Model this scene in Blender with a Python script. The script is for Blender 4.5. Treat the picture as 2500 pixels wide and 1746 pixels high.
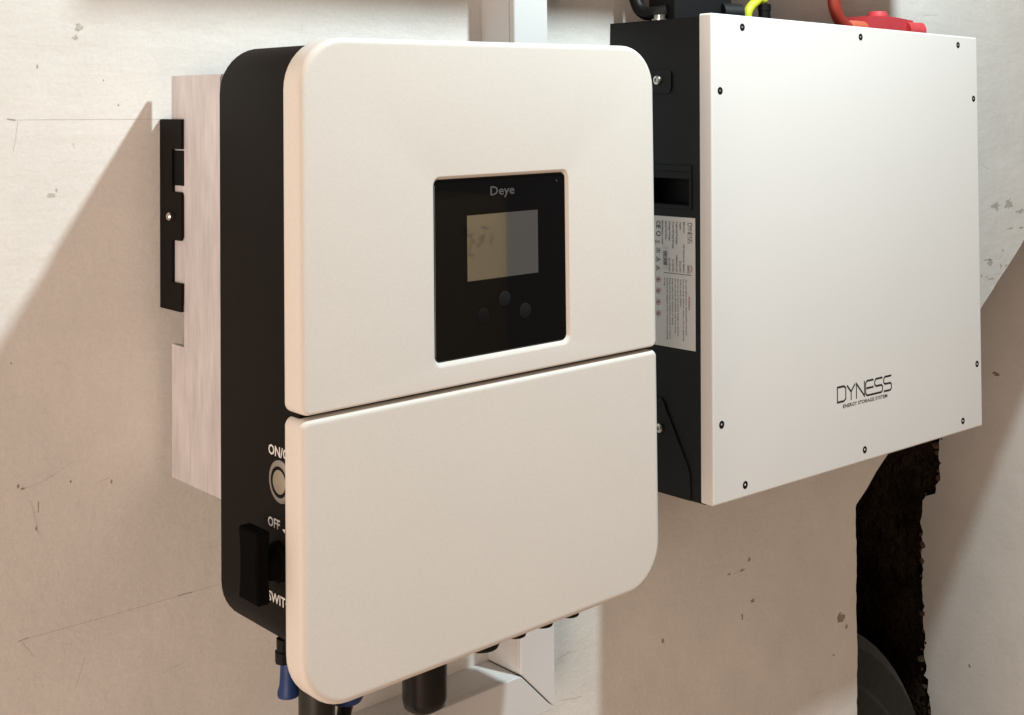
import bpy, bmesh, math, random
from mathutils import Matrix, Vector

for o in list(bpy.data.objects):
    bpy.data.objects.remove(o, do_unlink=True)
S = bpy.context.scene
COL = S.collection
R = math.radians

# ------------------------------------------------------------------ camera
cam_d = bpy.data.cameras.new('camera')
cam = bpy.data.objects.new('camera', cam_d)
COL.objects.link(cam)
cr = Vector((0.7417453, -0.6705978, -0.0106020))
cu = Vector((-0.0119800, -0.0290529, 0.9995061))
cf = Vector((0.6705746, 0.7412520, 0.0295836))
m = Matrix((cr, cu, -cf)).transposed().to_4x4()
m.translation = Vector((-0.441465, -0.921222, 0.384621))
cam.matrix_world = m
cam_d.sensor_fit = 'HORIZONTAL'
cam_d.sensor_width = 36.0
cam_d.lens = 36.0 * 3137.431 / 2500.0
cam_d.shift_x = (1250.0 - 1290.742) / 2500.0
cam_d.shift_y = (151.2705 - 873.0) / 2500.0
cam_d.clip_start = 0.01
cam_d.clip_end = 60.0
S.camera = cam

# ------------------------------------------------------------------ light: one bare ceiling bulb, warm room fill
world = bpy.data.worlds.new('World')
S.world = world
world.use_nodes = True
wb = world.node_tree.nodes['Background']
wb.inputs[0].default_value = (1.0, 0.86, 0.72, 1)
wb.inputs[1].default_value = 0.11

LAMP = Vector((0.522, -0.64, 1.18))
ld = bpy.data.lights.new('ceiling_bulb', 'POINT')
ld.energy = 62.0
ld.color = (0.82, 0.96, 1.0)
ld.shadow_soft_size = 0.028
lamp = bpy.data.objects.new('ceiling_bulb', ld)
lamp.location = LAMP
COL.objects.link(lamp)

# soft warm fill lamp added on the left to lift the shadows
ad = bpy.data.lights.new('left_fill', 'AREA')
ad.shape = 'RECTANGLE'
ad.size = 1.4
ad.size_y = 2.0
ad.energy = 77.0
ad.color = (1.0, 0.785, 0.65)
fill_l = bpy.data.objects.new('left_fill', ad)
fill_l.location = (-2.75, -1.85, 0.05)
fill_l.rotation_euler = (Vector((0.3, 0.0, 0.1)) - fill_l.location).to_track_quat('-Z', 'Y').to_euler()
COL.objects.link(fill_l)

S.view_settings.view_transform = 'Standard'
S.view_settings.look = 'None'
S.view_settings.gamma = 1.0
S.view_settings.exposure = 0.08
S.view_settings.use_curve_mapping = False

# ------------------------------------------------------------------ materials
MATS = {}
def mat(name, col, rough=0.5, metal=0.0, spec=0.5, noise=None, bump=None, ior=None, coat=0.0):
    """noise=(scale, amount[, stretch xyz]) varies the colour; bump=[(scale, distance, stretch)]"""
    if name in MATS:
        return MATS[name]
    M = bpy.data.materials.new(name)
    M.use_nodes = True
    nt = M.node_tree
    b = nt.nodes['Principled BSDF']
    b.inputs['Base Color'].default_value = (*col, 1)
    b.inputs['Roughness'].default_value = rough
    b.inputs['Metallic'].default_value = metal
    b.inputs['Specular IOR Level'].default_value = spec
    if ior:
        b.inputs['IOR'].default_value = ior
    if coat:
        b.inputs['Coat Weight'].default_value = coat
    tc = nt.nodes.new('ShaderNodeTexCoord')
    def nz(scale, stretch=(1, 1, 1), detail=4, rough_=0.55):
        mp = nt.nodes.new('ShaderNodeMapping')
        mp.inputs['Scale'].default_value = stretch
        nt.links.new(tc.outputs['Object'], mp.inputs['Vector'])
        n = nt.nodes.new('ShaderNodeTexNoise')
        n.inputs['Scale'].default_value = scale
        n.inputs['Detail'].default_value = detail
        n.inputs['Roughness'].default_value = rough_
        nt.links.new(mp.outputs['Vector'], n.inputs['Vector'])
        return n
    if noise:
        prev = None
        for q in (noise if isinstance(noise, list) else [noise]):
            sc, amt = q[0], q[1]
            st = q[2] if len(q) > 2 else (1, 1, 1)
            n = nz(sc, st)
            rmp = nt.nodes.new('ShaderNodeMapRange')
            rmp.inputs['From Min'].default_value = 0.3
            rmp.inputs['From Max'].default_value = 0.7
            rmp.inputs['To Min'].default_value = 1.0 - amt
            rmp.inputs['To Max'].default_value = 1.0 + amt
            nt.links.new(n.outputs['Fac'], rmp.inputs['Value'])
            mx = nt.nodes.new('ShaderNodeMix')
            mx.data_type = 'RGBA'
            mx.blend_type = 'MULTIPLY'
            mx.inputs['Factor'].default_value = 1.0
            if prev is None:
                mx.inputs['A'].default_value = (*col, 1)
            else:
                nt.links.new(prev, mx.inputs['A'])
            nt.links.new(rmp.outputs['Result'], mx.inputs['B'])
            prev = mx.outputs['Result']
        nt.links.new(prev, b.inputs['Base Color'])
    if bump:
        prev = None
        for q in bump:
            sc, dist = q[0], q[1]
            st = q[2] if len(q) > 2 else (1, 1, 1)
            n = nz(sc, st)
            bp = nt.nodes.new('ShaderNodeBump')
            bp.inputs['Strength'].default_value = 1.0
            bp.inputs['Distance'].default_value = dist
            nt.links.new(n.outputs['Fac'], bp.inputs['Height'])
            if prev:
                nt.links.new(prev, bp.inputs['Normal'])
            prev = bp.outputs['Normal']
        nt.links.new(prev, b.inputs['Normal'])
    MATS[name] = M
    return M

def wall_material():
    M = mat('wall_plaster', (0.78, 0.75, 0.70), rough=0.9, spec=0.2,
            noise=[(3.0, 0.035), (16.0, 0.035), (0.9, 0.03), (260.0, 0.03), (900.0, 0.035)],
            bump=[(6.0, 0.0024), (22.0, 0.0009, (0.6, 1.0, 2.4)), (30.0, 0.0006, (1.0, 1.0, 1.6)), (130.0, 0.00024), (420.0, 0.00016)])
    return M

WALLM = wall_material()
CHIP = mat('bare_plaster', (0.50, 0.475, 0.42), rough=0.95, noise=(300, 0.15), bump=[(300, 0.0003)])
CHIPD = mat('dark_scuff', (0.33, 0.275, 0.22), rough=0.95, noise=(400, 0.25))
PENCIL = mat('pencil_mark', (0.42, 0.37, 0.38), rough=0.9)
RUB = mat('crumbled_plaster', (0.12, 0.080, 0.055), rough=1.0, noise=(120, 0.4))
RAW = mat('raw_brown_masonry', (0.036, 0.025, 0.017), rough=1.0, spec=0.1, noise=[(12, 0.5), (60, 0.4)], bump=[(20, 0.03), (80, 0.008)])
FLOORM = mat('floor_screed', (0.50, 0.36, 0.26), rough=0.8, noise=[(4, 0.12), (40, 0.08)], bump=[(60, 0.001)])
COVER = mat('cover_paint', (0.76, 0.72, 0.665), rough=0.55, spec=0.25, noise=[(700, 0.03), (5, 0.012)], bump=[(1100, 0.00006)])
BCOVER = mat('battery_paint', (0.79, 0.765, 0.73), rough=0.6, spec=0.2, noise=[(700, 0.025), (4, 0.012)], bump=[(1100, 0.00005)])
BLACK = mat('black_powder_coat', (0.0062, 0.0048, 0.0042), rough=0.62, spec=0.13, noise=(900, 0.25), bump=[(1500, 0.00008)])
BBLACK = mat('battery_black_paint', (0.008, 0.008, 0.0085), rough=0.6, spec=0.3, noise=(900, 0.3), bump=[(1400, 0.00008)])
SOFTBLK = mat('black_plastic', (0.005, 0.005, 0.005), rough=0.5, spec=0.25)
HOLE = mat('dark_socket', (0.004, 0.004, 0.004), rough=0.8, spec=0.2)
ALU = mat('brushed_aluminium', (0.66, 0.635, 0.645), rough=0.6, metal=0.2, spec=0.4,
          noise=[(14.0, 0.07, (5, 5, 0.8)), (420.0, 0.11, (4, 4, 0.10)), (11.0, 0.10, (2, 2, 1)), (60.0, 0.07, (3, 3, 0.4))],
          bump=[(220.0, 0.00008, (10, 10, 0.08))])
STEEL = mat('bright_steel', (0.72, 0.70, 0.67), rough=0.28, metal=1.0)
GREYSTEEL = mat('dull_steel', (0.42, 0.40, 0.37), rough=0.4, metal=0.8)
GLASS = mat('display_glass', (0.0035, 0.0035, 0.004), rough=0.03, spec=0.4, ior=1.42)
LCD = mat('lcd_surface', (0.050, 0.054, 0.055), rough=0.03, spec=1.0, ior=3.0)
GREYPRINT = mat('grey_print', (0.085, 0.085, 0.085), rough=0.6)
WHITEPRINT = mat('white_print', (0.75, 0.74, 0.72), rough=0.6)
BLKPRINT = mat('black_print', (0.012, 0.012, 0.012), rough=0.6)
REDPRINT = mat('red_print', (0.42, 0.10, 0.08), rough=0.6)
LABEL = mat('label_film', (0.82, 0.79, 0.76), rough=0.5, noise=(90, 0.02))
LABELW = mat('label_sticker', (0.72, 0.71, 0.66), rough=0.5)
BUTTON = mat('grey_button', (0.011, 0.011, 0.012), rough=0.6, spec=0.15)
PVC = mat('white_pvc', (0.73, 0.725, 0.715), rough=0.42, spec=0.4, noise=(12, 0.01))
REDPL = mat('red_plastic', (0.56, 0.055, 0.065), rough=0.55, spec=0.35, noise=(220, 0.06), bump=[(700, 0.00006)])
REDCAB = mat('red_cable', (0.33, 0.035, 0.018), rough=0.5)
BLUEPL = mat('blue_plastic', (0.008, 0.035, 0.15), rough=0.5, noise=(200, 0.1))
YELC = mat('yellow_green_cable', (0.60, 0.62, 0.03), rough=0.45)
CARD = mat('kraft_card', (0.42, 0.28, 0.14), rough=0.9, noise=[(4, 0.06), (150, 0.05, (1, 1, .1))])
CARDINK = mat('carton_ink', (0.14, 0.085, 0.04), rough=0.9)
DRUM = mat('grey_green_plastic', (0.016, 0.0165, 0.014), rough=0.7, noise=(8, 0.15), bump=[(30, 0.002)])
CABM = mat('cabinet_paint', (0.72, 0.71, 0.69), rough=0.5)

# ------------------------------------------------------------------ helpers
def link(name, me, material, parent=None, smooth=False, angle=35):
    o = bpy.data.objects.new(name, me)
    COL.objects.link(o)
    if material and not me.materials:
        me.materials.append(material)
    if smooth:
        for p in me.polygons:
            p.use_smooth = True
        bm = bmesh.new(); bm.from_mesh(me)
        for e in bm.edges:
            if len(e.link_faces) == 2 and e.calc_face_angle(0) > R(angle):
                e.smooth = False
        bm.to_mesh(me); bm.free()
    if parent:
        o.parent = parent
    return o

def mesh(name, verts, faces, fix=True):
    me = bpy.data.meshes.new(name)
    me.from_pydata([tuple(v) for v in verts], [], faces)
    if fix:
        bm = bmesh.new(); bm.from_mesh(me)
        bmesh.ops.recalc_face_normals(bm, faces=bm.faces)
        bm.to_mesh(me); bm.free()
    me.update()
    return me

def tag(o, label=None, cat=None, group=None, kind=None):
    if label: o['label'] = label
    if cat: o['category'] = cat
    if group: o['group'] = group
    if kind: o['kind'] = kind
    return o

def empty(name, loc, label, cat, rot=None, group=None):
    o = bpy.data.objects.new(name, None)
    o.empty_display_size = 0.03
    COL.objects.link(o)
    o.location = loc
    if rot: o.rotation_euler = rot
    return tag(o, label, cat, group)

def rrect(x0, x1, z0, z1, rad, n=8):
    """closed loop of (x,z), corner radii (bl, br, tr, tl)"""
    if not isinstance(rad, (tuple, list)):
        rad = (rad,) * 4
    out = []
    cs = [((x0, z0), (1, 1), 180), ((x1, z0), (-1, 1), 270), ((x1, z1), (-1, -1), 0), ((x0, z1), (1, -1), 90)]
    for (c, s, a0), r in zip(cs, rad):
        cx, cz = c[0] + s[0] * r, c[1] + s[1] * r
        for i in range(n + 1):
            a = R(a0 + 90.0 * i / n)
            out.append((cx + r * math.cos(a), cz + r * math.sin(a)))
    return out

def loft(loops, cap0=True, cap1=True):
    """loops: lists of 3D points with equal count"""
    v, f = [], []
    n = len(loops[0])
    for l in loops:
        v += l
    for i in range(len(loops) - 1):
        for j in range(n):
            a, b = i * n + j, i * n + (j + 1) % n
            f.append((a, b, b + n, a + n))
    if cap0: f.append(tuple(reversed(range(n))))
    if cap1: f.append(tuple(range((len(loops) - 1) * n, len(loops) * n)))
    return v, f

def Yl(pts, y): return [(x, y, z) for x, z in pts]
def Xl(pts, x): return [(x, y, z) for y, z in pts]

def boxv(x0, x1, y0, y1, z0, z1):
    return loft([Yl([(x0, z0), (x1, z0), (x1, z1), (x0, z1)], y) for y in (y0, y1)])

def box(name, x0, x1, y0, y1, z0, z1, material, parent=None, bev=0.0, seg=2, off=(0, 0, 0)):
    v, f = boxv(x0, x1, y0, y1, z0, z1)
    v = [(a - off[0], b - off[1], c - off[2]) for a, b, c in v]
    me = mesh(name, v, f)
    if bev:
        bm = bmesh.new(); bm.from_mesh(me)
        bmesh.ops.bevel(bm, geom=bm.edges[:], offset=bev, segments=seg, profile=0.5, affect='EDGES')
        bm.to_mesh(me); bm.free()
    return link(name, me, material, parent, smooth=bool(bev), angle=50)

def tube(name, pts, rad, material, parent=None, n=14, sub=8, cap=True):
    """smooth tube through points (Catmull-Rom); rad may be a list"""
    P = [Vector(p) for p in pts]
    rads = rad if isinstance(rad, (list, tuple)) else [rad] * len(P)
    path, rr = [], []
    for i in range(len(P) - 1):
        p0, p1, p2, p3 = P[max(i - 1, 0)], P[i], P[i + 1], P[min(i + 2, len(P) - 1)]
        for k in range(sub):
            t = k / sub
            path.append(0.5 * ((2 * p1) + (p2 - p0) * t + (2 * p0 - 5 * p1 + 4 * p2 - p3) * t * t + (3 * p1 - p0 - 3 * p2 + p3) * t ** 3))
            rr.append(rads[i] + (rads[i + 1] - rads[i]) * t)
    path.append(P[-1]); rr.append(rads[-1])
    loops = []
    ref = Vector((0.13, 0.21, 0.97))
    for i, c in enumerate(path):
        d = (path[min(i + 1, len(path) - 1)] - path[max(i - 1, 0)]).normalized()
        if i == 0:
            u = d.orthogonal().normalized()
        else:
            u = (u - d * u.dot(d)).normalized()
        w = d.cross(u)
        loops.append([tuple(c + (u * math.cos(2 * math.pi * k / n) + w * math.sin(2 * math.pi * k / n)) * rr[i]) for k in range(n)])
    v, f = loft(loops, cap, cap)
    return link(name, mesh(name, v, f), material, parent, smooth=True, angle=50)

def lathe(name, prof, axis, origin, material, parent=None, n=28, angle=35):
    """prof: list of (radius, height) along axis vector"""
    ax = Vector(axis).normalized()
    u = ax.orthogonal().normalized(); w = ax.cross(u)
    o = Vector(origin)
    loops = [[tuple(o + ax * h + (u * math.cos(2 * math.pi * k / n) + w * math.sin(2 * math.pi * k / n)) * max(r, 1e-5)) for k in range(n)] for r, h in prof]
    v, f = loft(loops)
    return link(name, mesh(name, v, f), material, parent, smooth=True, angle=angle)

def prism(name, poly, fn, t0, t1, material, parent=None, bev=0.0):
    """extrude 2D poly; fn(a,b,t)->xyz"""
    v, f = loft([[fn(a, b, t0) for a, b in poly], [fn(a, b, t1) for a, b in poly]])
    me = mesh(name, v, f)
    if bev:
        bm = bmesh.new(); bm.from_mesh(me)
        bmesh.ops.bevel(bm, geom=bm.edges[:], offset=bev, segments=1, affect='EDGES')
        bm.to_mesh(me); bm.free()
    return link(name, me, material, parent)

_tc = {}
def text_polys(s, weight=0.0):
    """outline mesh of a string: verts 2D, faces, bounds"""
    k = (s, weight)
    if k in _tc: return _tc[k]
    cu_ = bpy.data.curves.new('t', 'FONT')
    cu_.body = s
    cu_.offset = weight
    cu_.resolution_u = 2
    ob = bpy.data.objects.new('t', cu_)
    COL.objects.link(ob)
    bpy.context.view_layer.update()
    me = bpy.data.meshes.new_from_object(ob)
    v = [(p.co.x, p.co.y) for p in me.vertices]
    f = [tuple(p.vertices) for p in me.polygons]
    bpy.data.objects.remove(ob); bpy.data.meshes.remove(me); bpy.data.curves.remove(cu_)
    if v:
        bb = (min(a for a, b in v), max(a for a, b in v), min(b for a, b in v), max(b for a, b in v))
    else:
        bb = (0, 1, 0, 1)
    _tc[k] = (v, f, bb)
    return _tc[k]

class Print:
    """collects flat print in a (u,v) frame"""
    def __init__(self): self.v, self.f = [], []
    def add(self, vs, fs):
        o = len(self.v); self.v += vs; self.f += [tuple(i + o for i in q) for q in fs]
    def text(self, s, u, v, h, w=None, weight=0.0):
        """lower-left corner u,v ; cap height h ; total width w"""
        vs, fs, bb = text_polys(s, weight)
        sy = h / 0.72
        sx = w / (bb[1] - bb[0]) if w else sy
        self.add([(u + (a - bb[0]) * sx, v + b * sy) for a, b in vs], fs)
    def rect(self, u0, u1, v0, v1):
        self.add([(u0, v0), (u1, v0), (u1, v1), (u0, v1)], [(0, 1, 2, 3)])
    def poly(self, pts): self.add(list(pts), [tuple(range(len(pts)))])
    def ring(self, cu_, cv, r, wd, n=24):
        vs = [(cu_ + r * math.cos(2 * math.pi * k / n), cv + r * math.sin(2 * math.pi * k / n)) for k in range(n)]
        vs += [(cu_ + (r - wd) * math.cos(2 * math.pi * k / n), cv + (r - wd) * math.sin(2 * math.pi * k / n)) for k in range(n)]
        self.add(vs, [(k, (k + 1) % n, n + (k + 1) % n, n + k) for k in range(n)])
    def stroke(self, pts, wx, wy=None, closed=False):
        """mitred ribbon; wx = thickness of vertical strokes, wy of horizontal ones"""
        wy = wy or wx
        n = len(pts); L_, R_ = [], []
        for i, p in enumerate(pts):
            def nrm(a, b):
                d = Vector((b[0] - a[0], b[1] - a[1])).normalized()
                return Vector((-d.y, d.x))
            ns = []
            if closed or i > 0: ns.append(nrm(pts[i - 1], p))
            if closed or i < n - 1: ns.append(nrm(p, pts[(i + 1) % n]))
            nn = sum(ns, Vector((0, 0))).normalized()
            k = 1.0 / max(0.45, nn.dot(ns[0]))
            L_.append((p[0] + nn.x * k * wx / 2, p[1] + nn.y * k * wy / 2))
            R_.append((p[0] - nn.x * k * wx / 2, p[1] - nn.y * k * wy / 2))
        m_ = n if closed else n - 1
        self.add(L_ + R_, [(i, (i + 1) % n, n + (i + 1) % n, n + i) for i in range(m_)])
    def build(self, name, fn, material, parent=None):
        me = bpy.data.meshes.new(name)
        me.from_pydata([fn(a, b) for a, b in self.v], [], self.f)
        me.update()
        return link(name, me, material, parent)

# ------------------------------------------------------------------ the setting
WY = -0.0155          # room face of the wall
FZ = -1.42            # floor
random.seed(4)

def on_wall(o): return o

# wall with the slanted opening at its right
slope = (0.1732 + 0.1108) / (1.3411 - 0.9067)
edge = [(0.9005, FZ)]
for i in range(60):
    z = -0.60 + 0.485 * i / 59
    edge.append((0.9008 + 0.0050 * max(0.0, (z + 0.37) / 0.25) + random.uniform(-1, 1) * 0.0009 + 0.0007 * math.sin(z * 61), z))
edge.append((0.9067, -0.1108))
XE = 1.934
N = 46
for i in range(1, N):
    x = 0.9067 + (XE - 0.9067) * i / N
    edge.append((x, -0.1108 + slope * (x - 0.9067) + random.uniform(-1, 1) * 0.0016 + 0.0016 * math.sin(x * 47)))
edge.append((XE, -0.1108 + slope * (XE - 0.9067)))
outline = [(-2.6, FZ)] + edge + [(XE, 2.05), (-2.6, 2.05)]
wall = prism('wall', outline, lambda a, b, t: (a, t, b), WY, WY + 0.09, WALLM)
tag(wall, 'off-white painted plaster wall carrying the inverter and the battery', kind='structure')

# splayed side wall seen through the opening: plaster sheet with a ragged end over raw masonry
Q0 = Vector((1.936, 0.251, 0.0))
dd = Vector((0.0, 1.0, 0.0))
nn = Vector((-dd.y, dd.x, 0.0))               # towards the room
def sw(s, z, t): return tuple(Q0 + dd * s + nn * t + Vector((0, 0, z)))
rag0 = [(0.20, 0.72), (0.2077, -0.2171), (0.215, -0.2595), (0.2222, -0.2937), (0.2264, -0.3193), (0.2261, -0.3439), (0.2275, -0.369), (0.2235, -0.3945), (0.2357, -0.4078), (0.238, -0.4248), (0.2567, -0.4347), (0.2663, -0.4451), (0.2649, -0.4681), (0.2719, -0.4905), (0.2667, -0.5101), (0.2703, -0.5442), (0.2686, -0.5936), (0.2731, -0.628), (0.2672, -0.6596), (0.2708, -0.6937), (0.2659, -0.7254), (0.2704, -0.7598), (0.2661, -0.7792), (0.2685, -0.8006), (0.2593, -0.8059), (0.2617, -0.8314), (0.2543, -0.8733), (0.2507, -0.918), (0.25, FZ)]
rag = []
for a, b in zip(rag0, rag0[1:]):
    k = max(1, int(abs(b[1] - a[1]) / 0.008))
    for i in range(k):
        t = i / k
        rag.append((a[0] + (b[0] - a[0]) * t + random.uniform(-1, 1) * 0.0022, a[1] + (b[1] - a[1]) * t))
rag.append(rag0[-1])
S0 = -0.265
sidewall = prism('side_wall', [(S0, FZ), (S0, 0.72)] + rag, lambda a, b, t: sw(a, b, t), 0.0, -0.03, WALLM)
tag(sidewall, 'plastered side wall of the recess with a ragged broken edge', kind='structure')
# crumbs of broken masonry along the ragged edge belong to the raw wall
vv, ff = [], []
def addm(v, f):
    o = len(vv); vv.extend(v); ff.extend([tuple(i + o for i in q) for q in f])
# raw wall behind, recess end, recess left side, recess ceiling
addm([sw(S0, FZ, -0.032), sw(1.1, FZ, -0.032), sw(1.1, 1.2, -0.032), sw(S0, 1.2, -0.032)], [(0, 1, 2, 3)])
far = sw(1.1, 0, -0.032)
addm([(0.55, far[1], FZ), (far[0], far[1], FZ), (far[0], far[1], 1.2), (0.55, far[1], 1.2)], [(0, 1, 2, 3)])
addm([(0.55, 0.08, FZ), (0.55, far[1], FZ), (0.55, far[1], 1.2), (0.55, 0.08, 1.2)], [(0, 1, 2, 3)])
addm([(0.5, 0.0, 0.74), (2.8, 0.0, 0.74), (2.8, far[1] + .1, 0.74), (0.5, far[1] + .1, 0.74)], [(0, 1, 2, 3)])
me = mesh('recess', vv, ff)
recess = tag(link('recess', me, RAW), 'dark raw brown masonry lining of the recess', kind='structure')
# chunks of rough masonry standing out along the broken plaster edge
for a, b in rag[30::2]:
    if b < -0.2:
        s = random.uniform(0.003, 0.009)
        c = Vector(sw(a + random.uniform(-0.004, 0.012), b, random.uniform(-0.016, 0.0)))
        bm = bmesh.new()
        bmesh.ops.create_icosphere(bm, subdivisions=1, radius=s)
        for v in bm.verts:
            v.co *= random.uniform(0.6, 1.25)
        mm = bpy.data.meshes.new('rubble'); bm.to_mesh(mm); bm.free()
        o = link('rubble', mm, RUB, recess); o.location = c

fl = mesh('floor', [(-4, -5, FZ), (5, -5, FZ), (5, 2.5, FZ), (-4, 2.5, FZ)], [(0, 1, 2, 3)])
tag(link('floor', fl, FLOORM), 'warm brown floor of the room', kind='structure')

# paint chips, scuffs and pencil lines on the wall
def chip(cx, cz, sx, sz, material, name, seed, yy=WY, fn=None, parent=wall):
    rnd = random.Random(seed)
    n = 15
    pts = []
    for k in range(n):
        a = 2 * math.pi * k / n + rnd.uniform(-0.2, 0.2)
        q = rnd.uniform(0.35, 1.15)
        pts.append((cx + sx * 0.5 * q * math.cos(a), cz + sz * 0.5 * q * math.sin(a)))
    fn = fn or (lambda a, b, t: (a, yy - t, b))
    return prism(name, pts, fn, -0.0002, 0.0002, material, parent)

PALE = [(-0.06, 0.4408, 0.0061, 0.0071), (-0.0627, 0.433, 0.0048, 0.0053), (1.2613, 0.2285, 0.0277, 0.0149), (1.2977, 0.2291, 0.0261, 0.0209), (1.3333, 0.2169, 0.0316, 0.0076), (1.2997, 0.194, 0.0214, 0.0035), (1.2419, 0.1505, 0.0205, 0.0102), (1.2364, 0.1556, 0.0272, 0.004), (1.2716, 0.1437, 0.0081, 0.0086), (1.2868, 0.1429, 0.0118, 0.0035), (1.2175, 0.1353, 0.0089, 0.0045), (1.2432, 0.1282, 0.025, 0.0034), (1.2309, 0.1317, 0.009, 0.0023)]
DARK = [(-0.0416, 0.4023, 0.0012, 0.0012), (-0.0303, 0.3839, 0.0013, 0.0015), (-0.0902, 0.4118, 0.0009, 0.0035), (1.2784, 0.165, 0.0047, 0.004), (0.8697, -0.2367, 0.0184, 0.0144), (0.8812, -0.2501, 0.0068, 0.0058), (0.6856, -0.1346, 0.0085, 0.004), (0.6987, -0.1262, 0.0057, 0.0062), (0.7033, -0.1722, 0.0087, 0.0053), (0.6851, -0.1847, 0.004, 0.0071), (0.5555, -0.1733, 0.0052, 0.0066), (-0.1033, 0.1209, 0.0023, 0.0039), (-0.0663, 0.1164, 0.0015, 0.0023), (-0.0359, 0.1102, 0.0019, 0.0035), (-0.1082, 0.2062, 0.0011, 0.0014), (0.6637, -0.1331, 0.0069, 0.0022), (-0.0894, 0.103, 0.0007, 0.0114), (-0.0908, 0.0891, 0.0013, 0.0034), (-0.1002, 0.1186, 0.004, 0.0014), (1.3334, 0.1927, 0.017, 0.0024), (0.8543, -0.2761, 0.0041, 0.0028)]
PALEM = mat('thin_paint', (0.55, 0.515, 0.45), rough=0.95, noise=(300, 0.1))
chip(-0.0799, 0.3203, 0.0065, 0.0041, PALEM, 'paint_chip', 77)
chip(-0.0764, 0.3240, 0.0024, 0.0035, PALEM, 'paint_chip', 78)
for i, q in enumerate(PALE): chip(*q, CHIP, 'paint_chip', i)
for i, q in enumerate(DARK): chip(*q, CHIPD, 'scuff_mark', 100 + i)
chip(0.0998, -0.1623, 0.018, 0.008, CHIPD, 'scuff_mark', 301, fn=lambda a, b, t: sw(a, b, t), parent=sidewall)
chip(0.1686, -0.7485, 0.008, 0.010, CHIPD, 'scuff_mark', 302, fn=lambda a, b, t: sw(a, b, t), parent=sidewall)

def pencil(pts, wd):
    P_ = Print(); P_.stroke(pts, wd)
    return P_.build('pencil_line', lambda a, b: (a, WY - 0.00015, b), PENCIL, wall)
pencil([(-0.1095, 0.3745), (-0.05, 0.3738), (0.012, 0.3730)], 0.00018)
pencil([(-0.1112, 0.3752), (-0.1085, 0.3748), (-0.1055, 0.3743)], 0.0008)
pencil([(-0.1030, 0.0146), (-0.1000, 0.0150), (-0.0960, 0.0151)], 0.0006)
pencil([(-0.0960, 0.0148), (-0.03, 0.0143), (0.05, 0.0141)], 0.00016)
pencil([(0.016, 0.0142), (0.021, 0.0143), (0.028, 0.0141)], 0.0006)

SCRATCH = mat('faint_scratch', (0.60, 0.56, 0.50), rough=0.95)
SC = [[(-0.0951, 0.1096), (-0.0926, 0.1009), (-0.0908, 0.0934), (-0.0894, 0.0851)], [(-0.0559, -0.0087), (-0.0592, -0.0192), (-0.0625, -0.0297)], [(-0.101, 0.0138), (-0.097, 0.0079), (-0.0925, 0.0012)], [(0.0037, -0.0391), (0.0112, -0.0375), (0.0199, -0.0367)], [(-0.0988, 0.1183), (-0.0903, 0.1197), (-0.0816, 0.1219), (-0.0645, 0.1303)], [(-0.086, 0.1222), (-0.0781, 0.1234)], [(-0.0489, 0.1117), (-0.0372, 0.1134)], [(-0.0015, 0.1201), (0.0077, 0.1208)], [(-0.0645, 0.357), (-0.063, 0.3534)], [(1.104, 0.4095), (1.125, 0.4183), (1.1443, 0.4279)], [(1.1246, 0.4084), (1.1568, 0.4208)], [(1.0785, 0.4909), (1.1174, 0.4918)], [(1.2283, 0.2868), (1.2417, 0.2817)], [(0.6707, -0.1348), (0.6935, -0.1343)], [(0.6982, -0.1744), (0.71, -0.1699)], [(0.4062, -0.1483), (0.4252, -0.1461)], [(0.4083, -0.1882), (0.4382, -0.193)], [(0.8085, -0.3095), (0.8311, -0.3095)], [(0.1266, 0.4478), (0.1277, 0.4438)], [(-0.1039, 0.3724), (-0.1053, 0.3596), (-0.107, 0.3526)]]
for l in SC:
    pts = []
    for a, b in zip(l, l[1:]):
        for k in range(6):
            t = k / 6
            pts.append((a[0] + (b[0] - a[0]) * t + random.uniform(-1, 1) * 0.0004, a[1] + (b[1] - a[1]) * t + random.uniform(-1, 1) * 0.0004))
    pts.append(l[-1])
    P_ = Print(); P_.stroke(pts, 0.00028 if l[0][0] < 0.2 else 0.0006)
    P_.build('scratch', lambda a, b: (a, WY - 0.00012, b), SCRATCH, wall)

# ------------------------------------------------------------------ inverter
inv = empty('inverter', (0.165, WY, 0.0), 'cream wall-mounted hybrid inverter with black housing and square dark display', 'inverter')
IO = (0.165, WY, 0.0)
def ip(v): return [(a - IO[0], b - IO[1], c - IO[2]) for a, b, c in v]
def ilink(name, v, f, material, parent=inv, smooth=True, angle=35):
    return link(name, mesh(name, ip(v), f), material, parent, smooth, angle)
def ifn(fn): return lambda *a: tuple(q - w_ for q, w_ in zip(fn(*a), IO))

X0, X1 = -0.0015, 0.3325
YF, YB = -0.2174, -0.1965
# housing
def body_loop(y, ins):
    return Yl(rrect(0.003 + ins, 0.331 - ins, 0.0205 + ins, 0.4237 - ins, max(0.033 - ins, 0.004), 10), y)
v, f = loft([body_loop(-0.1038, 0.0025), body_loop(-0.1045, 0.0008), body_loop(-0.1060, 0.0), body_loop(-0.2085, 0.0)])
ilink('housing', v, f, BLACK)

def panel_loops(z0, z1, rad, sb=1.0, st=1.0):
    B = 0.0047
    loops = []
    def L_(ins, y): return Yl(rrect(X0 + ins, X1 - ins, z0 + ins * sb, z1 - ins * st, [max(r - ins, 0.0008) for r in rad], 10), y)
    loops.append(L_(0.0035, YB + 0.0005))
    loops.append(L_(0.0012, YB))
    loops.append(L_(0.0002, YB - 0.0012))
    loops.append(L_(0.0, YB - 0.0035))
    yb = YF + B
    for k in range(0, 7):
        a = R(90 * k / 6)
        loops.append(L_(B * (1 - math.cos(a)), yb - B * math.sin(a)))
    loops.append(L_(B + 0.0012, YF))
    return loops
ZS = 0.1852
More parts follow.
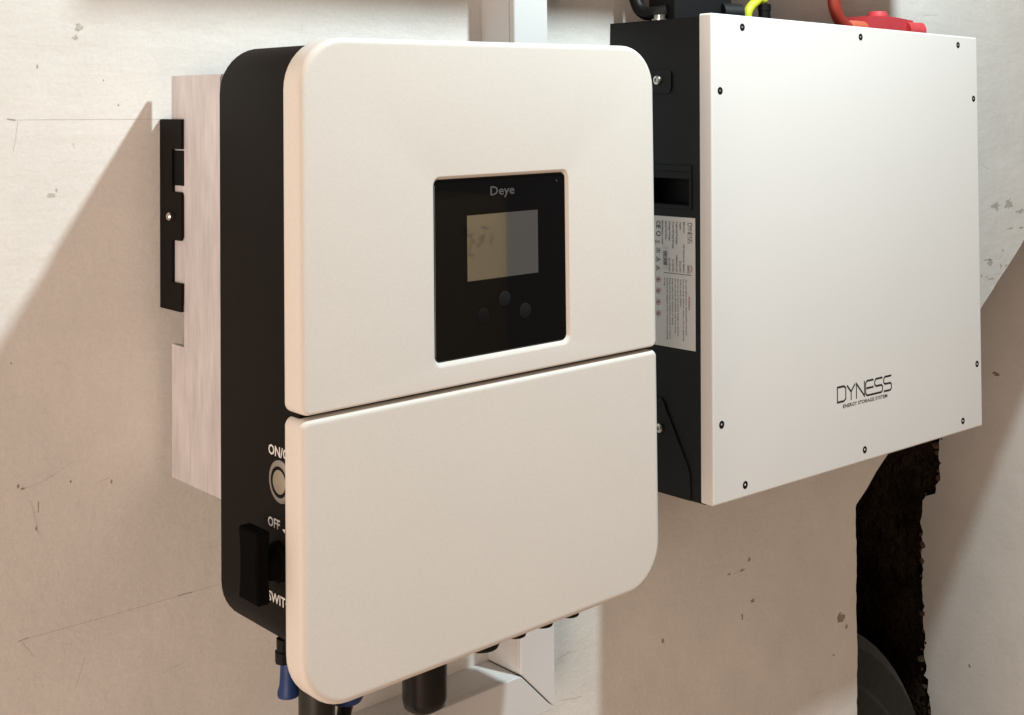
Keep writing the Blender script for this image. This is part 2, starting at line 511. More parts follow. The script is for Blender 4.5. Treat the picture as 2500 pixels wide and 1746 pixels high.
# upper cover with display opening
DX0, DX1, DZ0, DZ1 = 0.1077, 0.2326, 0.2039, 0.3295
up = panel_loops(ZS, 0.4269, (0.007, 0.007, 0.034, 0.034), sb=0.4, st=0.8)
def dl(ins, y, r): return Yl(rrect(DX0 - 0.0028 + ins, DX1 + 0.0020 - ins, DZ0 - 0.0030 + ins, DZ1 + 0.0022 - ins, r, 10), y)
up += [dl(-0.0010, YF, 0.0070), dl(0.0, YF + 0.0001, 0.0062), Yl(rrect(DX0 - 0.0004, DX1 + 0.0004, DZ0 - 0.0004, DZ1 + 0.0004, 0.0047, 10), YF + 0.0027)]
v, f = loft(up, False, False)
ilink('upper_cover', v, f, COVER, angle=50)
lo = panel_loops(-0.0036, ZS - 0.0024, (0.036, 0.036, 0.006, 0.006), st=0.75)
v, f = loft(lo, False, True)
ilink('lower_cover', v, f, COVER, angle=50)

# display
YG = YF + 0.0022
v, f = loft([Yl(rrect(DX0, DX1, DZ0, DZ1, 0.0045, 8), YG + 0.004), Yl(rrect(DX0, DX1, DZ0, DZ1, 0.0045, 8), YG + 0.0004),
             Yl(rrect(DX0 + .0004, DX1 - .0004, DZ0 + .0004, DZ1 - .0004, 0.0042, 8), YG)])
disp = ilink('display_panel', v, f, GLASS, smooth=False)
v, f = boxv(0.1368, 0.2046, YG - 0.00008, YG + 0.0003, 0.2568, 0.3032)
ilink('lcd_screen', v, f, LCD, disp, False)
P_ = Print(); P_.text('Deye', 0.1587, 0.3164, 0.0066, 0.0230, 0.012)
P_.build('brand_lettering', ifn(lambda a, b: (a, YG - 0.00015, b)), GREYPRINT, disp)
P_ = Print(); P_.stroke([(0.2235, 0.3245), (0.2249, 0.3232)], 0.0006)
P_.build('print_mark', ifn(lambda a, b: (a, YG - 0.00015, b)), GREYPRINT, disp)
for bx_, bz_, mt in ((0.1712, 0.2411, BUTTON), (0.1911, 0.2303, BUTTON), (0.1510, 0.2312, mat('dark_button', (0.0055, 0.0055, 0.0055), rough=0.5, spec=0.2))):
    o = lathe('touch_button', [(0.0056, 0.0), (0.0056, 0.0002), (0.0045, 0.0006), (0.0, 0.0008)], (0, -1, 0), (bx_ - IO[0], YG - 0.00005 - IO[1], bz_ - IO[2]), mt, disp)

# heat sink (side plates, base and fins) and mounting bracket
hp = [(-0.0302, 0.4052), (-0.1036, 0.4052), (-0.1036, 0.1083), (-0.0299, 0.1083), (-0.0299, 0.2064), (-0.0491, 0.2064), (-0.0491, 0.2420), (-0.0302, 0.2420)]
hs = prism('heat_sink', hp, ifn(lambda a, b, t: (t, a, b)), 0.0046, 0.0085, ALU, inv)
hs2 = prism('side_plate', hp, ifn(lambda a, b, t: (t, a, b)), 0.3225, 0.326, ALU, hs)
v, f = boxv(0.0086, 0.3224, -0.1035, -0.096, 0.110, 0.402)
ilink('base_plate', v, f, ALU, hs, False)
fm = None
for i in range(22):
    x = 0.0235 + i * 0.0137
    if fm is None:
        v, f = boxv(-0.0008, 0.0008, -0.096 - IO[1], -0.046 - IO[1], 0.110, 0.400)
        fm = mesh('fin', v, f)
    o = link('fin', fm, ALU, hs); o.location = (x - IO[0], 0, 0)

def chamf(p, k): return p
bp = [(-0.0183, 0.3731), (-0.0500, 0.3731), (-0.0500, 0.3511), (-0.0357, 0.3511), (-0.0357, 0.3195),
      (-0.0484, 0.3195), (-0.0500, 0.3175), (-0.0500, 0.2866), (-0.0482, 0.2840), (-0.0354, 0.2840), (-0.0352, 0.2528), (-0.0500, 0.2528), (-0.0495, 0.2321), (-0.0176, 0.2321)]
br = prism('mounting_bracket', bp, ifn(lambda a, b, t: (t, a, b)), 0.0020, 0.0042, BLACK, inv)
v, f = boxv(0.0038, 0.0045, -0.0500, -0.0358, 0.3242, 0.3500)
ilink('hook', v, f, HOLE, br, False)
v, f = boxv(0.0021, 0.326, -0.0182, WY - 0.0005, 0.2322, 0.3728)
ilink('back_plate', v, f, BLACK, br, False)
lathe('screw', [(0.0021, 0.0), (0.0021, 0.0012), (0.0030, 0.0014), (0.0030, 0.0030), (0.0022, 0.0040), (0.0, 0.0041)], (-1, 0, 0), (0.0020 - IO[0], -0.0362 - IO[1], 0.3014), STEEL, br, 18)

# controls and lettering on the left side of the housing
SX = 0.003
sfn = ifn(lambda a, b: (SX - 0.00025, -a, b))
for s_, u_, v_, h_, w_t in (('ON/OFF', 0.1702, 0.1536, 0.0066, 0.0345), ('OFF', 0.1692, 0.1066, 0.0062, 0.0150), ('SWITCH', 0.1690, 0.0580, 0.0064, 0.0340)):
    P_ = Print(); P_.text(s_, u_, v_, h_, w_t, 0.022)
    P_.build('side_lettering', sfn, WHITEPRINT, inv)
P_ = Print(); P_.poly([(0.1870, 0.1078), (0.1905, 0.1085), (0.1900, 0.1058)])
P_.build('switch_pointer_mark', sfn, WHITEPRINT, inv)
bc = (SX - IO[0], -0.1862 - IO[1], 0.1382)
pb = lathe('power_button', [(0.0138, 0.0), (0.0138, 0.0012), (0.0120, 0.0022), (0.0102, 0.0022), (0.0102, 0.0008)], (-1, 0, 0), bc, GREYSTEEL, inv, 40)
lathe('button_gap', [(0.0102, 0.0006), (0.0102, 0.0018), (0.0078, 0.0018)], (-1, 0, 0), bc, HOLE, pb, 36)
lathe('button_cap', [(0.0078, 0.0006), (0.0078, 0.0020), (0.0072, 0.0024), (0.0, 0.0025)], (-1, 0, 0), bc, mat('button_cap_metal', (0.40, 0.355, 0.28), rough=0.45, metal=0.5), pb, 36)
GRIPM = mat('matt_black_grip', (0.0025, 0.0025, 0.0025), rough=0.9, spec=0.06)
kc = (SX - IO[0], -0.1825 - IO[1], 0.086)
rs = lathe('rotary_switch', [(0.0130, 0.0), (0.0130, 0.0024), (0.0105, 0.0040), (0.0100, 0.0146), (0.0, 0.0146)], (-1, 0, 0), kc, GRIPM, inv, 40)
gp = []
for i in range(9):
    t = i / 8
    z = 0.066 + 0.046 * t
    gp.append((z, 0.0105 + 0.0020 * (2 * t - 1) ** 2))
poly = [(-0.1835 - wd, z) for z, wd in gp] + [(-0.1835 + wd, z) for z, wd in reversed(gp)]
prism('switch_grip', poly, ifn(lambda a, b, t: (t, a, b)), -0.0205, -0.0110, GRIPM, rs, 0.0012)

# cable entries under the housing
for gx, gr, zb in ((0.2007, 0.0145, -0.0355), (0.2356, 0.0092, -0.0368), (0.2646, 0.0092, -0.0368), (0.2940, 0.0092, -0.0368)):
    lathe('cable_gland', [(gr * 1.15, 0.0), (gr * 1.15, 0.016), (gr, 0.018), (gr, 0.0215 - zb - 0.003), (gr * 0.9, 0.0215 - zb), (0.0, 0.0215 - zb)], (0, 0, -1), (gx - IO[0], -0.15 - IO[1], 0.0215), SOFTBLK, inv)
v, f = loft([[(a, b, z) for a, b in rrect(0.1390 + i_, 0.1725 - i_, -0.1520 + i_, -0.1215 - i_, 0.0135 - i_ * .8, 8)] for z, i_ in ((0.0215, 0.0), (-0.0640, 0.0), (-0.0700, 0.0012), (-0.0725, 0.0045), (-0.0730, 0.009))])
dg = ilink('data_logger_plug', v, f, mat('gloss_black_plastic', (0.006, 0.006, 0.006), rough=0.3), angle=50)

# cables hanging under the inverter
def cable_thing(name, loc, label, cat, group=None): return empty(name, loc, label, cat, group=group)
bl = cable_thing('cable_connector', (0.0265, -0.150, 0.0205), 'blue tapered cable connector plugged into the left end of the inverter underside', 'connector')
v = lathe('collar', [(0.0056, 0.0), (0.0056, 0.008), (0.0066, 0.0085), (0.0066, 0.016), (0.0044, 0.0165)], (0, 0, -1), (0, 0, 0), SOFTBLK, bl, 8)
lathe('blue_sleeve', [(0.0042, 0.010), (0.0052, 0.018), (0.0058, 0.028), (0.0061, 0.032), (0.0074, 0.0365), (0.0072, 0.0395), (0.0048, 0.0405), (0.0, 0.040)], (0, 0, -1), (0.0028, 0, 0), BLUEPL, bl, 24)
pc = cable_thing('power_cable', (0.052, -0.150, 0.0205), 'thick black power cable with a blue ring hanging under the inverter', 'cable')
lathe('sheath', [(0.0128, 0.0), (0.0128, 0.040), (0.0125, 0.064), (0.0110, 0.066), (0.0098, 0.30), (0.0, 0.30)], (0, 0, -1), (0, 0, 0), mat('cable_rubber', (0.018, 0.019, 0.016), rough=0.4, noise=(120, 0.3)), pc, 24)
lathe('blue_ring', [(0.0112, 0.064), (0.0150, 0.0645), (0.0152, 0.070), (0.0148, 0.0765), (0.0112, 0.077)], (0, 0, -1), (0, 0, 0), BLUEPL, pc, 28)
b2 = cable_thing('cable_connector', (0.083, -0.140, 0.0205), 'blue ribbed connector collar half hidden between the power cable and the black data plug', 'connector')
lathe('collar', [(0.0085, 0.0), (0.0085, 0.040), (0.0070, 0.042)], (0, 0, -1), (0, 0, 0), SOFTBLK, b2, 20)
lathe('blue_sleeve', [(0.0085, 0.038), (0.0130, 0.040), (0.0135, 0.058), (0.0110, 0.063), (0.0070, 0.0635)], (0, 0, -1), (0, 0, 0), BLUEPL, b2, 24)
tube('lead', [(0, 0, -0.060), (-0.002, 0.004, -0.085), (-0.010, 0.010, -0.12), (-0.02, 0.012, -0.30)], 0.0052, SOFTBLK, b2)
rw = cable_thing('red_wire', (0.096, -0.128, 0.0205), 'thin red wire hanging behind the blue connector collar', 'cable')
tube('lead', [(0, 0, 0), (0.001, 0.0, -0.05), (-0.003, 0.004, -0.085), (-0.018, 0.010, -0.12), (-0.03, 0.012, -0.28)], 0.0032, REDCAB, rw)

# ------------------------------------------------------------------ trunking
TX0, TX1, TY = 0.3194, 0.3603, -0.0616
TZ0, TZ1 = -0.1638, -0.1228       # horizontal run bottom / top
CABZ = 0.687
def trunk(name, poly, label, lid):
    t = empty(name, (sum(a for a, b in poly) / len(poly), WY, min(b for a, b in poly)), label, 'trunking')
    o3 = t.location.copy()
    fn = lambda a, b, y: (a - o3.x, y - o3.y, b - o3.z)
    prism('channel', poly, fn, WY - 0.0002, TY + 0.0075, PVC, t, 0.0003)
    prism('lid', lid, fn, TY + 0.0072, TY, PVC, t, 0.0008)
    return t
g = 0.0010
vp = [(TX0, TZ1 + g), (TX1, TZ0 + g), (TX1, CABZ), (TX0, CABZ)]
vl = [(TX0, TZ1 + 0.0016), (TX1, TZ0 + g), (TX1, CABZ), (TX0, CABZ)]
trunk('cable_trunking', vp, 'white square plastic cable trunking running vertically behind the inverter', vl)
hpn = [(-0.9, TZ0), (TX1 - 0.002, TZ0), (TX0, TZ1 - 0.0006), (-0.9, TZ1)]
hl = [(-0.9, TZ0), (TX1 - 0.0012, TZ0), (TX0 + 0.0006, TZ1 - 0.0012), (TX0 - 0.004, TZ1), (-0.9, TZ1)]
trunk('cable_trunking', hpn, 'white square plastic cable trunking running horizontally below the inverter, mitred at its end', hl)

# ------------------------------------------------------------------ battery
BP = Vector((0.473537, -0.1, 0.012602))
BR = (-0.006365, 0.023693, -0.0034605)
from mathutils import Euler
BM = Euler(BR, 'XYZ').to_matrix()
def bworld(p): return BP + BM @ (Vector(p) - BP)
bat = empty('battery', BP, 'white flat wall-mounted storage battery with black sides, hung slightly askew', 'battery', rot=BR)
BO = tuple(BP)
def bl_(v): return [(a - BO[0], b - BO[1], c - BO[2]) for a, b, c in v]
def bfn(fn): return lambda *a: tuple(q - w_ for q, w_ in zip(fn(*a), BO))
def blink(name, v, f, material, parent=bat, smooth=False, angle=35):
    return link(name, mesh(name, bl_(v), f), material, parent, smooth, angle)
bx0, bx1, bz0, bz1, Bf, Bb = 0.473537, 0.956018, 0.0117, 0.463638, -0.154422, -0.140127
CX0, CX1, CZ0, CZ1, CYB = 0.47851, 0.9510, 0.00964, 0.46139, -0.0180
# case: box whose left face carries a handle recess
hy0, hy1, hz0, hz1 = -0.1225, -0.0600, 0.2835, 0.3153
v = [(CX0, CYB, CZ0), (CX1, CYB, CZ0), (CX1, Bb, CZ0), (CX0, Bb, CZ0), (CX0, CYB, CZ1), (CX1, CYB, CZ1), (CX1, Bb, CZ1), (CX0, Bb, CZ1),
     (CX0, hy1, hz0), (CX0, hy0, hz0), (CX0, hy0, hz1), (CX0, hy1, hz1),
     (CX0 + .03, hy1, hz0), (CX0 + .03, hy0, hz0), (CX0 + .03, hy0, hz1), (CX0 + .03, hy1, hz1)]
f = [(0, 1, 2, 3), (4, 5, 6, 7), (0, 1, 5, 4), (1, 2, 6, 5), (3, 2, 6, 7),
     (0, 3, 9, 8), (3, 7, 10, 9), (7, 4, 11, 10), (4, 0, 8, 11), (8, 9, 13, 12), (9, 10, 14, 13), (10, 11, 15, 14), (11, 8, 12, 15), (12, 13, 14, 15)]
blink('case', v, f, BBLACK)
# handle frame
def ring4(y0, y1, z0, z1, x): return [(x, y0, z0), (x, y1, z0), (x, y1, z1), (x, y0, z1)]
loops = [ring4(-0.1262, -0.0560, 0.2794, 0.3215, CX0 - 0.0001), ring4(-0.1256, -0.0566, 0.2800, 0.3209, CX0 - 0.0012), ring4(-0.1234, -0.0590, 0.2826, 0.3162, CX0 - 0.0012), ring4(-0.1226, -0.0598, 0.2834, 0.3154, CX0 + 0.004)]
v, f = loft(loops, False, False)
hd = blink('handle', v, f, BBLACK)
v, f = boxv(CX0 + 0.0015, CX0 + 0.008, -0.1224, -0.0601, 0.3085, 0.3152)
blink('grip_bar', v, f, SOFTBLK, hd)
# mounting tab, lower bracket, bolts
tp = rrect(-0.1013, -0.0180, 0.3895, 0.4125, (0.006, 0.0005, 0.0005, 0.006), 5)
tb = prism('mounting_tab', tp, bfn(lambda a, b, t: (t, a, b)), CX0 - 0.0016, CX0 - 0.0001, BBLACK, bat, 0.0003)
def bolt(y, z, par, x):
    o = lathe('bolt', [(0.0047, 0.0), (0.0047, 0.0010), (0.0042, 0.0024), (0.0030, 0.0032), (0.0021, 0.0034), (0.0020, 0.0016), (0.0, 0.0016)], (-1, 0, 0), (x - BO[0], y - BO[1], z - BO[2]), STEEL, par, 24)
    return o
bolt(-0.0845, 0.4027, tb, CX0 - 0.0016)
lp = [(-0.0180, 0.0120), (-0.0180, 0.0990), (-0.0880, 0.0990), (-0.0915, 0.0950), (-0.0945, 0.0880), (-0.0985, 0.0815), (-0.1205, 0.0415), (-0.1232, 0.0350), (-0.1238, 0.0098), (-0.0500, 0.0098)]
lb = prism('lower_bracket', lp, bfn(lambda a, b, t: (t, a, b)), CX0 - 0.0018, CX0 - 0.0001, BBLACK, bat, 0.0003)
bolt(-0.0865, 0.0707, lb, CX0 - 0.0018)

# front cover
def bcl(ins, y): return Yl(rrect(bx0 + ins, bx1 - ins, bz0 + ins, bz1 - ins, max(0.0022 - ins, 0.0003), 4), y)
bev = 0.0018
loops = [bcl(0.0025, Bb - 0.0001), bcl(0.0, Bb)]
for k in range(0, 6):
    a = R(90 * k / 5)
    loops.append(bcl(bev * (1 - math.cos(a)), Bf + bev - bev * math.sin(a)))
loops.append(bcl(bev + 0.0008, Bf))
v, f = loft(loops)
fc = blink('front_cover', v, f, BCOVER, smooth=True, angle=50)
SCREWS = [(0.5189, 0.4525), (0.7158, 0.4527), (0.9128, 0.4530), (0.4857, 0.3913), (0.9460, 0.3915), (0.4857, 0.0840), (0.5195, 0.0233), (0.7158, 0.0237), (0.9120, 0.0240), (0.9452, 0.0843)]
sm = sm2 = None
for sx_, sz_ in SCREWS:
    c = (sx_ - BO[0], Bf - BO[1], sz_ - BO[2])
    if sm is None:
        o = lathe('screw', [(0.0036, 0.0), (0.0036, 0.00025), (0.0032, 0.00045), (0.0022, 0.00045), (0.0020, 0.0001), (0.0, 0.0001)], (0, -1, 0), (0, 0, 0), HOLE, fc, 18)
        sm = o.data
        # the bright socket
        bm = bmesh.new()
        bmesh.ops.create_cone(bm, cap_ends=True, segments=6, radius1=0.0012, radius2=0.0008, depth=0.0007, matrix=Matrix.Translation((0, -0.0004, 0)) @ Matrix.Rotation(R(90), 4, 'X'))
        sm2 = bpy.data.meshes.new('screw_socket'); bm.to_mesh(sm2); bm.free(); sm2.materials.append(GREYSTEEL)
    else:
        o = link('screw', sm, None, fc)
    o.location = c
    s2 = link('screw_head', sm2, None, fc); s2.location = c
# maker's lettering
P_ = Print()
LX, LZ, LW, LH = 0.6680, 0.0787, 0.0985, 0.0150
gap = 0.0022
lw = (LW - 5 * gap) / 6
def lt(i, pts): return [(LX + i * (lw + gap) + a * lw, LZ + b * LH) for a, b in pts]
TH, TV = 0.00155, 0.00185
P_.stroke(lt(0, [(0, 0), (0, 1), (0.78, 1), (1, 0.86), (1, 0.14), (0.78, 0)]), TH, TV, True)
P_.stroke(lt(1, [(0, 1), (0.5, 0.52), (1, 1)]), TH, TV)
P_.stroke(lt(1, [(0.5, 0.47), (0.5, -0.04)]), TH, TV)
P_.stroke(lt(2, [(0, -0.04), (0, 0.98), (1, 0.02), (1, 1.04)]), TH, TV)
k1 = (lw + gap) / lw
P_.stroke(lt(3, [(1, 1), (0.18, 1), (0, 0.86), (0, 0.14), (0.18, 0), (k1 + 0.84, 0), (k1 + 1, 0.13), (k1 + 1, 0.38), (k1 + 0.85, 0.5), (k1 + 0.16, 0.5), (k1, 0.63), (k1, 0.87), (k1 + 0.16, 1), (k1 + 1, 1)]), TH, TV)
P_.stroke(lt(3, [(0.09, 0.5), (1, 0.5)]), TH, TV)
P_.stroke(lt(5, [(1, 1), (0.16, 1), (0, 0.87), (0, 0.63), (0.16, 0.5), (0.85, 0.5), (1, 0.38), (1, 0.13), (0.84, 0), (0.0, 0)]), TH, TV)
P_.text('ENERGY STORAGE SYSTEM', 0.6776, 0.0718, 0.0036, 0.0808, 0.012)
P_.build('brand_lettering', bfn(lambda a, b: (a, Bf - 0.00025, b)), BLKPRINT, fc)

# rating label on the left side (reads downwards)
LY0, LY1, LZT, LZB = -0.0700, -0.1298, 0.2720, 0.1483
v, f = boxv(CX0 - 0.00025, CX0 - 0.00002, LY1, LY0, LZB, LZT)
lab = blink('rating_label', v, f, LABEL)
Y0 = -0.0780
LU = LZT - LZB
lfn = bfn(lambda a, b: (CX0 - 0.00045, Y0 - b, LZT - a))
lfn0 = bfn(lambda a, b: (CX0 - 0.00038, Y0 - b, LZT - a))
P_ = Print()
VT = 0.0518         # label height in v (v=0 at the icon row side)
# small maker's name
def lt2(i, pts, u0=0.0050, v0=0.0430, w=0.0026, h=0.0048, gp_=0.0006): return [(u0 + i * (w + gp_) + a * w, v0 + b * h) for a, b in pts]
P_.stroke(lt2(0, [(0, 0), (0, 1), (0.78, 1), (1, 0.86), (1, 0.14), (0.78, 0)]), 0.0005, 0.0005, True)
P_.stroke(lt2(1, [(0, 1), (0.5, 0.5), (1, 1)]), 0.0005)
P_.stroke(lt2(1, [(0.5, 0.4), (0.5, 0)]), 0.0005)
P_.stroke(lt2(2, [(0, 0), (0, 1), (1, 0), (1, 1)]), 0.0005)
P_.stroke(lt2(3, [(1, 1), (0.1, 1), (0, 0.9), (0, 0.1), (0.1, 0), (1, 0)]), 0.0005)
P_.stroke(lt2(3, [(0.2, 0.5), (1, 0.5)]), 0.0005)
for q in (4, 5):
    P_.stroke(lt2(q, [(1, 1), (0.1, 1), (0, 0.9), (0, 0.6), (0.1, 0.5), (0.9, 0.5), (1, 0.4), (1, 0.1), (0.9, 0), (0, 0)]), 0.0005)
ROWS = [('Module:', 'LFP Lithium ion Battery', 0.0105, 0.0265), ('Type:', 'DL5.0C', 0.0075, 0.0105), ('Capacity/Voltage:', '100Ah/51.2V', 0.0220, 0.0160), ('Total Storing Energy:', '5.12kWh', 0.0260, 0.0115), ('Charge Voltage:', '56~57.6V', 0.0190, 0.0125), ('Serial Number:', '', 0.0180, 0), ('Manufacture Date:', '', 0.0225, 0)]
for i, (a, b, wa, wb_) in enumerate(ROWS):
    vv_ = 0.0372 - i * 0.00455
    P_.text(a, 0.0045, vv_, 0.0021, wa, 0.008)
    if b: P_.text(b, 0.0520 - wb_, vv_ - 0.0003, 0.0021, wb_, 0.008)
P_.rect(0.0535, 0.0540, 0.0125, 0.0470)
P_.rect(0.0445, 0.0525, 0.0425, 0.0434)
# barcode
xx = 0.0335
rb = random.Random(9)
while xx < 0.0465:
    wv = rb.choice((0.00028, 0.00045, 0.0007, 0.001))
    P_.rect(xx, xx + wv, 0.0128, 0.0165); xx += wv + rb.choice((0.0003, 0.0005))
P_.rect(0.0335, 0.0465, 0.0118, 0.0122)
# warning paragraphs
WARN = ['Do not disconnect, disassemble yourself.', 'Do not drop, deform, impact, cut or spearing', 'with a sharp object.', 'Do not sit or put heavy things on battery.', 'Do not touch the battery with wet hands.', 'Keep away from moisture or liquid.', 'Keep out of reach of children, animals or insects.', 'Contact the supplier within 24 hours if anything', 'wrong.']
for i, s in enumerate(WARN):
    P_.text(s, 0.0585, 0.0400 - i * 0.0034, 0.0016, min(0.0013 * len(s), 0.058), 0.008)
# icon row
P_.text('C', 0.0050, 0.0030, 0.0052, 0.0034, 0.02); P_.text('E', 0.0090, 0.0030, 0.0052, 0.0032, 0.02)
for k in range(3):
    a0 = R(90 + 120 * k); a1 = R(90 + 120 * k + 100)
    P_.stroke([(0.0172 + 0.0024 * math.cos(a0), 0.0055 + 0.0027 * math.sin(a0)), (0.0172 + 0.0022 * math.cos((a0 + a1) / 2), 0.0055 + 0.0024 * math.sin((a0 + a1) / 2)), (0.0172 + 0.0024 * math.cos(a1), 0.0055 + 0.0027 * math.sin(a1))], 0.0009)
P_.stroke([(0.0238, 0.0075), (0.0262, 0.0035)], 0.0004); P_.stroke([(0.0262, 0.0075), (0.0238, 0.0035)], 0.0004); P_.rect(0.0234, 0.0268, 0.0018, 0.0026)
P_.stroke([(0.0312, 0.0032), (0.0312, 0.0070), (0.0330, 0.0076), (0.0330, 0.0038)], 0.0004, 0.0004, True); P_.stroke([(0.0334, 0.0038), (0.0334, 0.0076), (0.0352, 0.0070), (0.0352, 0.0032)], 0.0004, 0.0004, True)
for k in (0.0418, 0.0500):
    P_.stroke([(k - 0.0023, 0.0032), (k + 0.0023, 0.0032), (k, 0.0076)], 0.0004, 0.0004, True); P_.rect(k - 0.0005, k + 0.0005, 0.0040, 0.0058)
for k in range(4):
    c = 0.0610 + k * 0.0108
    P_.poly([(c - 0.0010, 0.0040), (c + 0.0012, 0.0042), (c + 0.0006, 0.0060), (c - 0.0004, 0.0066)])
P_.build('label_printing', lfn, BLKPRINT, lab)
P_ = Print()
P_.text('WARNING', 0.0735, 0.0432, 0.0022, 0.0130, 0.01)
lfnr = bfn(lambda a, b: (CX0 - 0.00050, Y0 - b, LZT - a))
P_.build('warning_printing', lfnr, REDPRINT, lab)
P_ = Print()
for k in range(4):
    c = 0.0610 + k * 0.0108
    P_.ring(c, 0.0054, 0.0027, 0.0005)
    P_.stroke([(c - 0.0017, 0.0071), (c + 0.0017, 0.0037)], 0.0005)
P_.build('warning_icons', lfnr, REDPRINT, lab)
P_ = Print()
P_.ring(0.0478, 0.0462, 0.0022, 0.0004); P_.stroke([(0.0440, 0.0450), (0.0455, 0.0476), (0.0500, 0.0470), (0.0520, 0.0450)], 0.0004)
P_.build('approval_mark', lfnr, REDPRINT, lab)
P_ = Print(); P_.add(rrect(0.0285, 0.0505, 0.0108, 0.0178, 0.001, 3), [tuple(range(16))])
P_.build('barcode_sticker', lfn0, LABELW, lab)

# things on top of the battery (each its own thing, sharing the battery's tilt)
def on_battery(name, p, label, cat, group=None):
    return empty(name, bworld(p), label, cat, rot=BR, group=group)
TZ = CZ1 + 0.0002
def terminal_cover(par, W_, H_, D_, m_):
    """box with a slightly peaked lid, a knob on top and a cable nozzle at each end"""
    h2 = H_ * 0.93
    poly = [(0, 0), (W_, 0), (W_, h2), (W_ * 0.62, H_), (W_ * 0.38, H_), (0, h2)]
    v, f = loft([Yl(poly, D_ / 2), Yl(poly, -D_ / 2)])
    me = mesh('terminal_box', v, f)
    bm = bmesh.new(); bm.from_mesh(me)
    bmesh.ops.bevel(bm, geom=bm.edges[:], offset=0.0005, segments=2, affect='EDGES')
    bm.to_mesh(me); bm.free()
    link('terminal_box', me, m_, par, True, 50)
    lathe('knob', [(0.0125, 0.0), (0.0125, H_ * 0.12), (0.0105, H_ * 0.27), (0.0085, H_ * 0.29), (0.0, H_ * 0.29)], (0, 0, 1), (W_ * 0.48, 0, H_ - 0.0006), m_, par, 28)
    nz_ = lathe('nozzle', [(0.0105, 0.0), (0.0105, 0.022), (0.0082, 0.022), (0.0074, 0.004), (0.0, 0.004)], (0.93, -0.36, 0), (W_ - 0.0155, -D_ / 2 + 0.001, 0.0118), m_, par, 28)

red = on_battery('terminal_cover', (0.8360, -0.068, TZ), 'red plastic terminal cover with a round knob on the white battery', 'terminal cover')
terminal_cover(red, 0.0965, 0.0268, 0.034, REDPL)
blk = on_battery('terminal_cover', (0.5003, -0.068, TZ), 'tall black plastic terminal cover standing on the white battery', 'terminal cover')
terminal_cover(blk, 0.0880, 0.060, 0.034, BBLACK)
rc = on_battery('battery_cable', (0.8350, -0.078, TZ), 'red cable rising from the red terminal cover', 'cable')
tube('sheath', [(0.0004, 0.0, 0.0105), (-0.018, 0, 0.0085), (-0.038, 0, 0.0125), (-0.052, 0, 0.026), (-0.0565, 0, 0.042), (-0.0570, 0.0, 0.075), (-0.045, 0.02, 0.172)], 0.0072, REDCAB, rc, 16)
lathe('cable_boot', [(0.0085, 0.0), (0.0085, 0.022), (0.0074, 0.030)], (-1, 0, 0.0), (0.0, 0, 0.0105), mat('red_boot', (0.62, 0.13, 0.07), rough=0.5), rc, 22)
bc_ = on_battery('battery_cable', (0.4995, -0.078, TZ), 'black cable looping up from the black terminal cover', 'cable')
tube('sheath', [(0.0008, 0.003, 0.0105), (-0.0065, 0.012, 0.0085), (-0.0085, 0.022, 0.0085), (-0.0090, 0.031, 0.0145), (-0.0090, 0.037, 0.028), (-0.0085, 0.040, 0.05), (0.006, 0.036, 0.082), (0.030, 0.020, 0.098), (0.045, 0.009, 0.086), (0.046, 0.007, 0.0605)], 0.0066, SOFTBLK, bc_, 16)
eb = on_battery('earth_bolt', (0.4865, -0.078, TZ), 'silver hex bolt in the top of the battery beside the black cable', 'bolt')
lathe('bolt_head', [(0.0078, 0.0), (0.0078, 0.0012), (0.0055, 0.0014), (0.0055, 0.0052), (0.0046, 0.0058), (0.0, 0.0058)], (0, 0, 1), (0, 0, 0), STEEL, eb, 24)
yc = on_battery('earth_cable', (0.6135, -0.085, TZ), 'yellow-green earth cable curving up from the top of the battery', 'cable')
tube('sheath', [(0, 0, 0.0), (0.0010, 0, 0.014), (0.0070, 0, 0.022), (0.0185, 0, 0.030), (0.036, 0.004, 0.045), (0.045, 0.02, 0.172)], 0.0049, YELC, yc, 14)
sc = on_battery('signal_cable', (0.6428, -0.085, TZ), 'thin black signal cable with a ribbed gland on top of the battery', 'cable')
lathe('gland', [(0.0066, 0.0), (0.0066, 0.006), (0.0072, 0.0062), (0.0072, 0.012), (0.0064, 0.0122), (0.0064, 0.0185), (0.0070, 0.0187), (0.0070, 0.0255), (0.0035, 0.0262)], (0, 0, 1), (0, 0, 0), SOFTBLK, sc, 18)
tube('sheath', [(0, 0, 0.025), (-0.0015, 0, 0.031), (-0.008, 0, 0.045), (-0.012, 0.01, 0.172)], 0.0026, SOFTBLK, sc, 12)

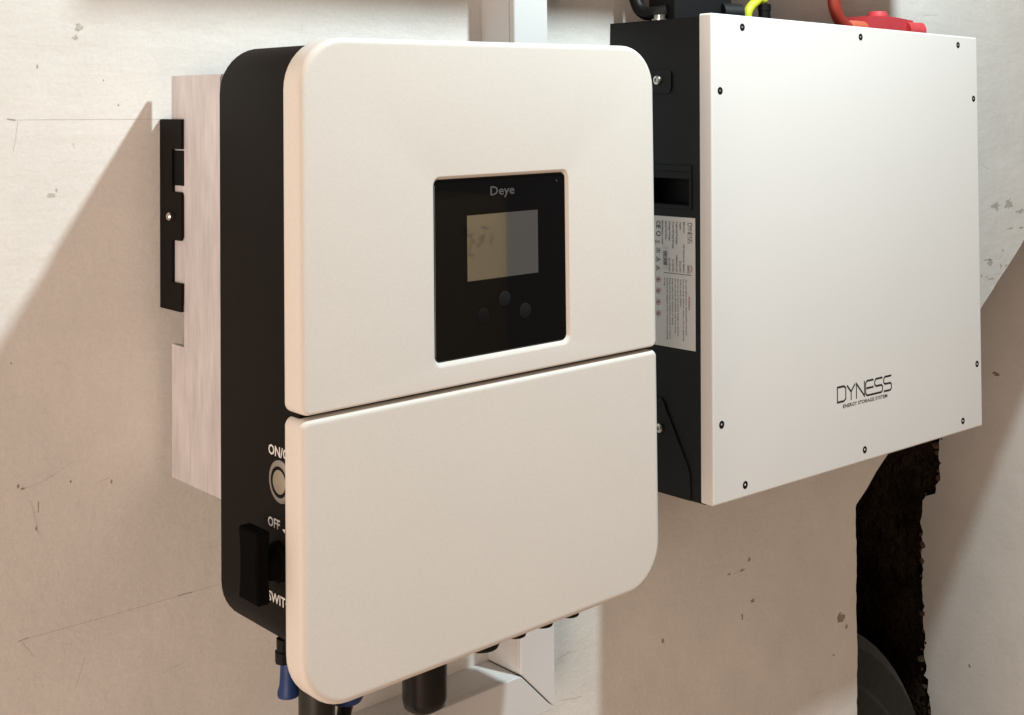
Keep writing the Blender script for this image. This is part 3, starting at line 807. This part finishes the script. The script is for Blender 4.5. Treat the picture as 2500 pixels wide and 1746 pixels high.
# ------------------------------------------------------------------ out of frame: what casts the upper shade and what the display mirrors
cab = empty('wall_cabinet', (0.50, WY, CABZ), 'white metal wall cabinet above the inverter with the trunking entering its underside', 'cabinet')
def cbox(name, x0, x1, y0, y1, z0, z1, par, m_=CABM, b_=0.002):
    return box(name, x0, x1, y0, y1, z0, z1, m_, par, b_, 2, (0.50, WY, CABZ))
body = cbox('cabinet_body', 0.1247, 0.857, -0.2150, WY - 0.0003, CABZ, CABZ + 0.30, cab)
door = cbox('cabinet_door', 0.1287, 0.853, -0.2185, -0.2151, CABZ + 0.004, CABZ + 0.296, cab)
lathe('lock', [(0.008, 0), (0.008, 0.004), (0.0, 0.005)], (0, -1, 0), (0.85 - 0.5, -0.2185 - WY, 0.15), STEEL, door, 20)

for nm, x0, x1, y0, y1, z0, z1, lb_ in (('carton', 0.93, 1.385, -2.15, -1.62, FZ, FZ + 0.80, 'large brown cardboard carton standing on the floor under another carton'), ('carton', 0.92, 1.39, -2.16, -1.61, FZ + 0.801, FZ + 1.60, 'brown cardboard carton with black print stacked on another carton')):
    c = empty(nm, ((x0 + x1) / 2, (y0 + y1) / 2, z0), lb_, 'carton')
    o3 = tuple(c.location)
    bd = box('carton_body', x0, x1, y0, y1, z0, z1, CARD, c, 0.003, 2, o3)
    P_ = Print()
    rk = random.Random(21)
    for cx_, cz_ in ((0.115, 0.070), (0.095, 0.080), (0.075, 0.090), (0.062, 0.068), (0.100, 0.105), (0.050, 0.095)):
        q = (x1 - cx_, z1 - cz_)
        P_.stroke([(q[0] + rk.uniform(-.010, .010), q[1] + rk.uniform(-.012, .012) + d_) for d_ in (0.010, 0.003, -0.004, -0.011)], 0.0035)
    P_.build('carton_print', lambda a, b: (a - o3[0], y1 + 0.0006 - o3[1], b - o3[2]), CARDINK, bd)

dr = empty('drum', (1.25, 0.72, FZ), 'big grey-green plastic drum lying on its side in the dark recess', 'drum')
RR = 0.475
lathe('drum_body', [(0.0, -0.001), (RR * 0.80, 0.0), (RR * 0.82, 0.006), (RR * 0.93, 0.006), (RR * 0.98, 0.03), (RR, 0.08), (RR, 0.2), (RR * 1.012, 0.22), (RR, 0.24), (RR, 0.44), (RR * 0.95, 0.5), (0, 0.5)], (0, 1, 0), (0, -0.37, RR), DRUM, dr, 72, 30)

# ------------------------------------------------------------------ render
S.render.engine = 'CYCLES'
S.render.resolution_x = 1024
S.render.resolution_y = 715
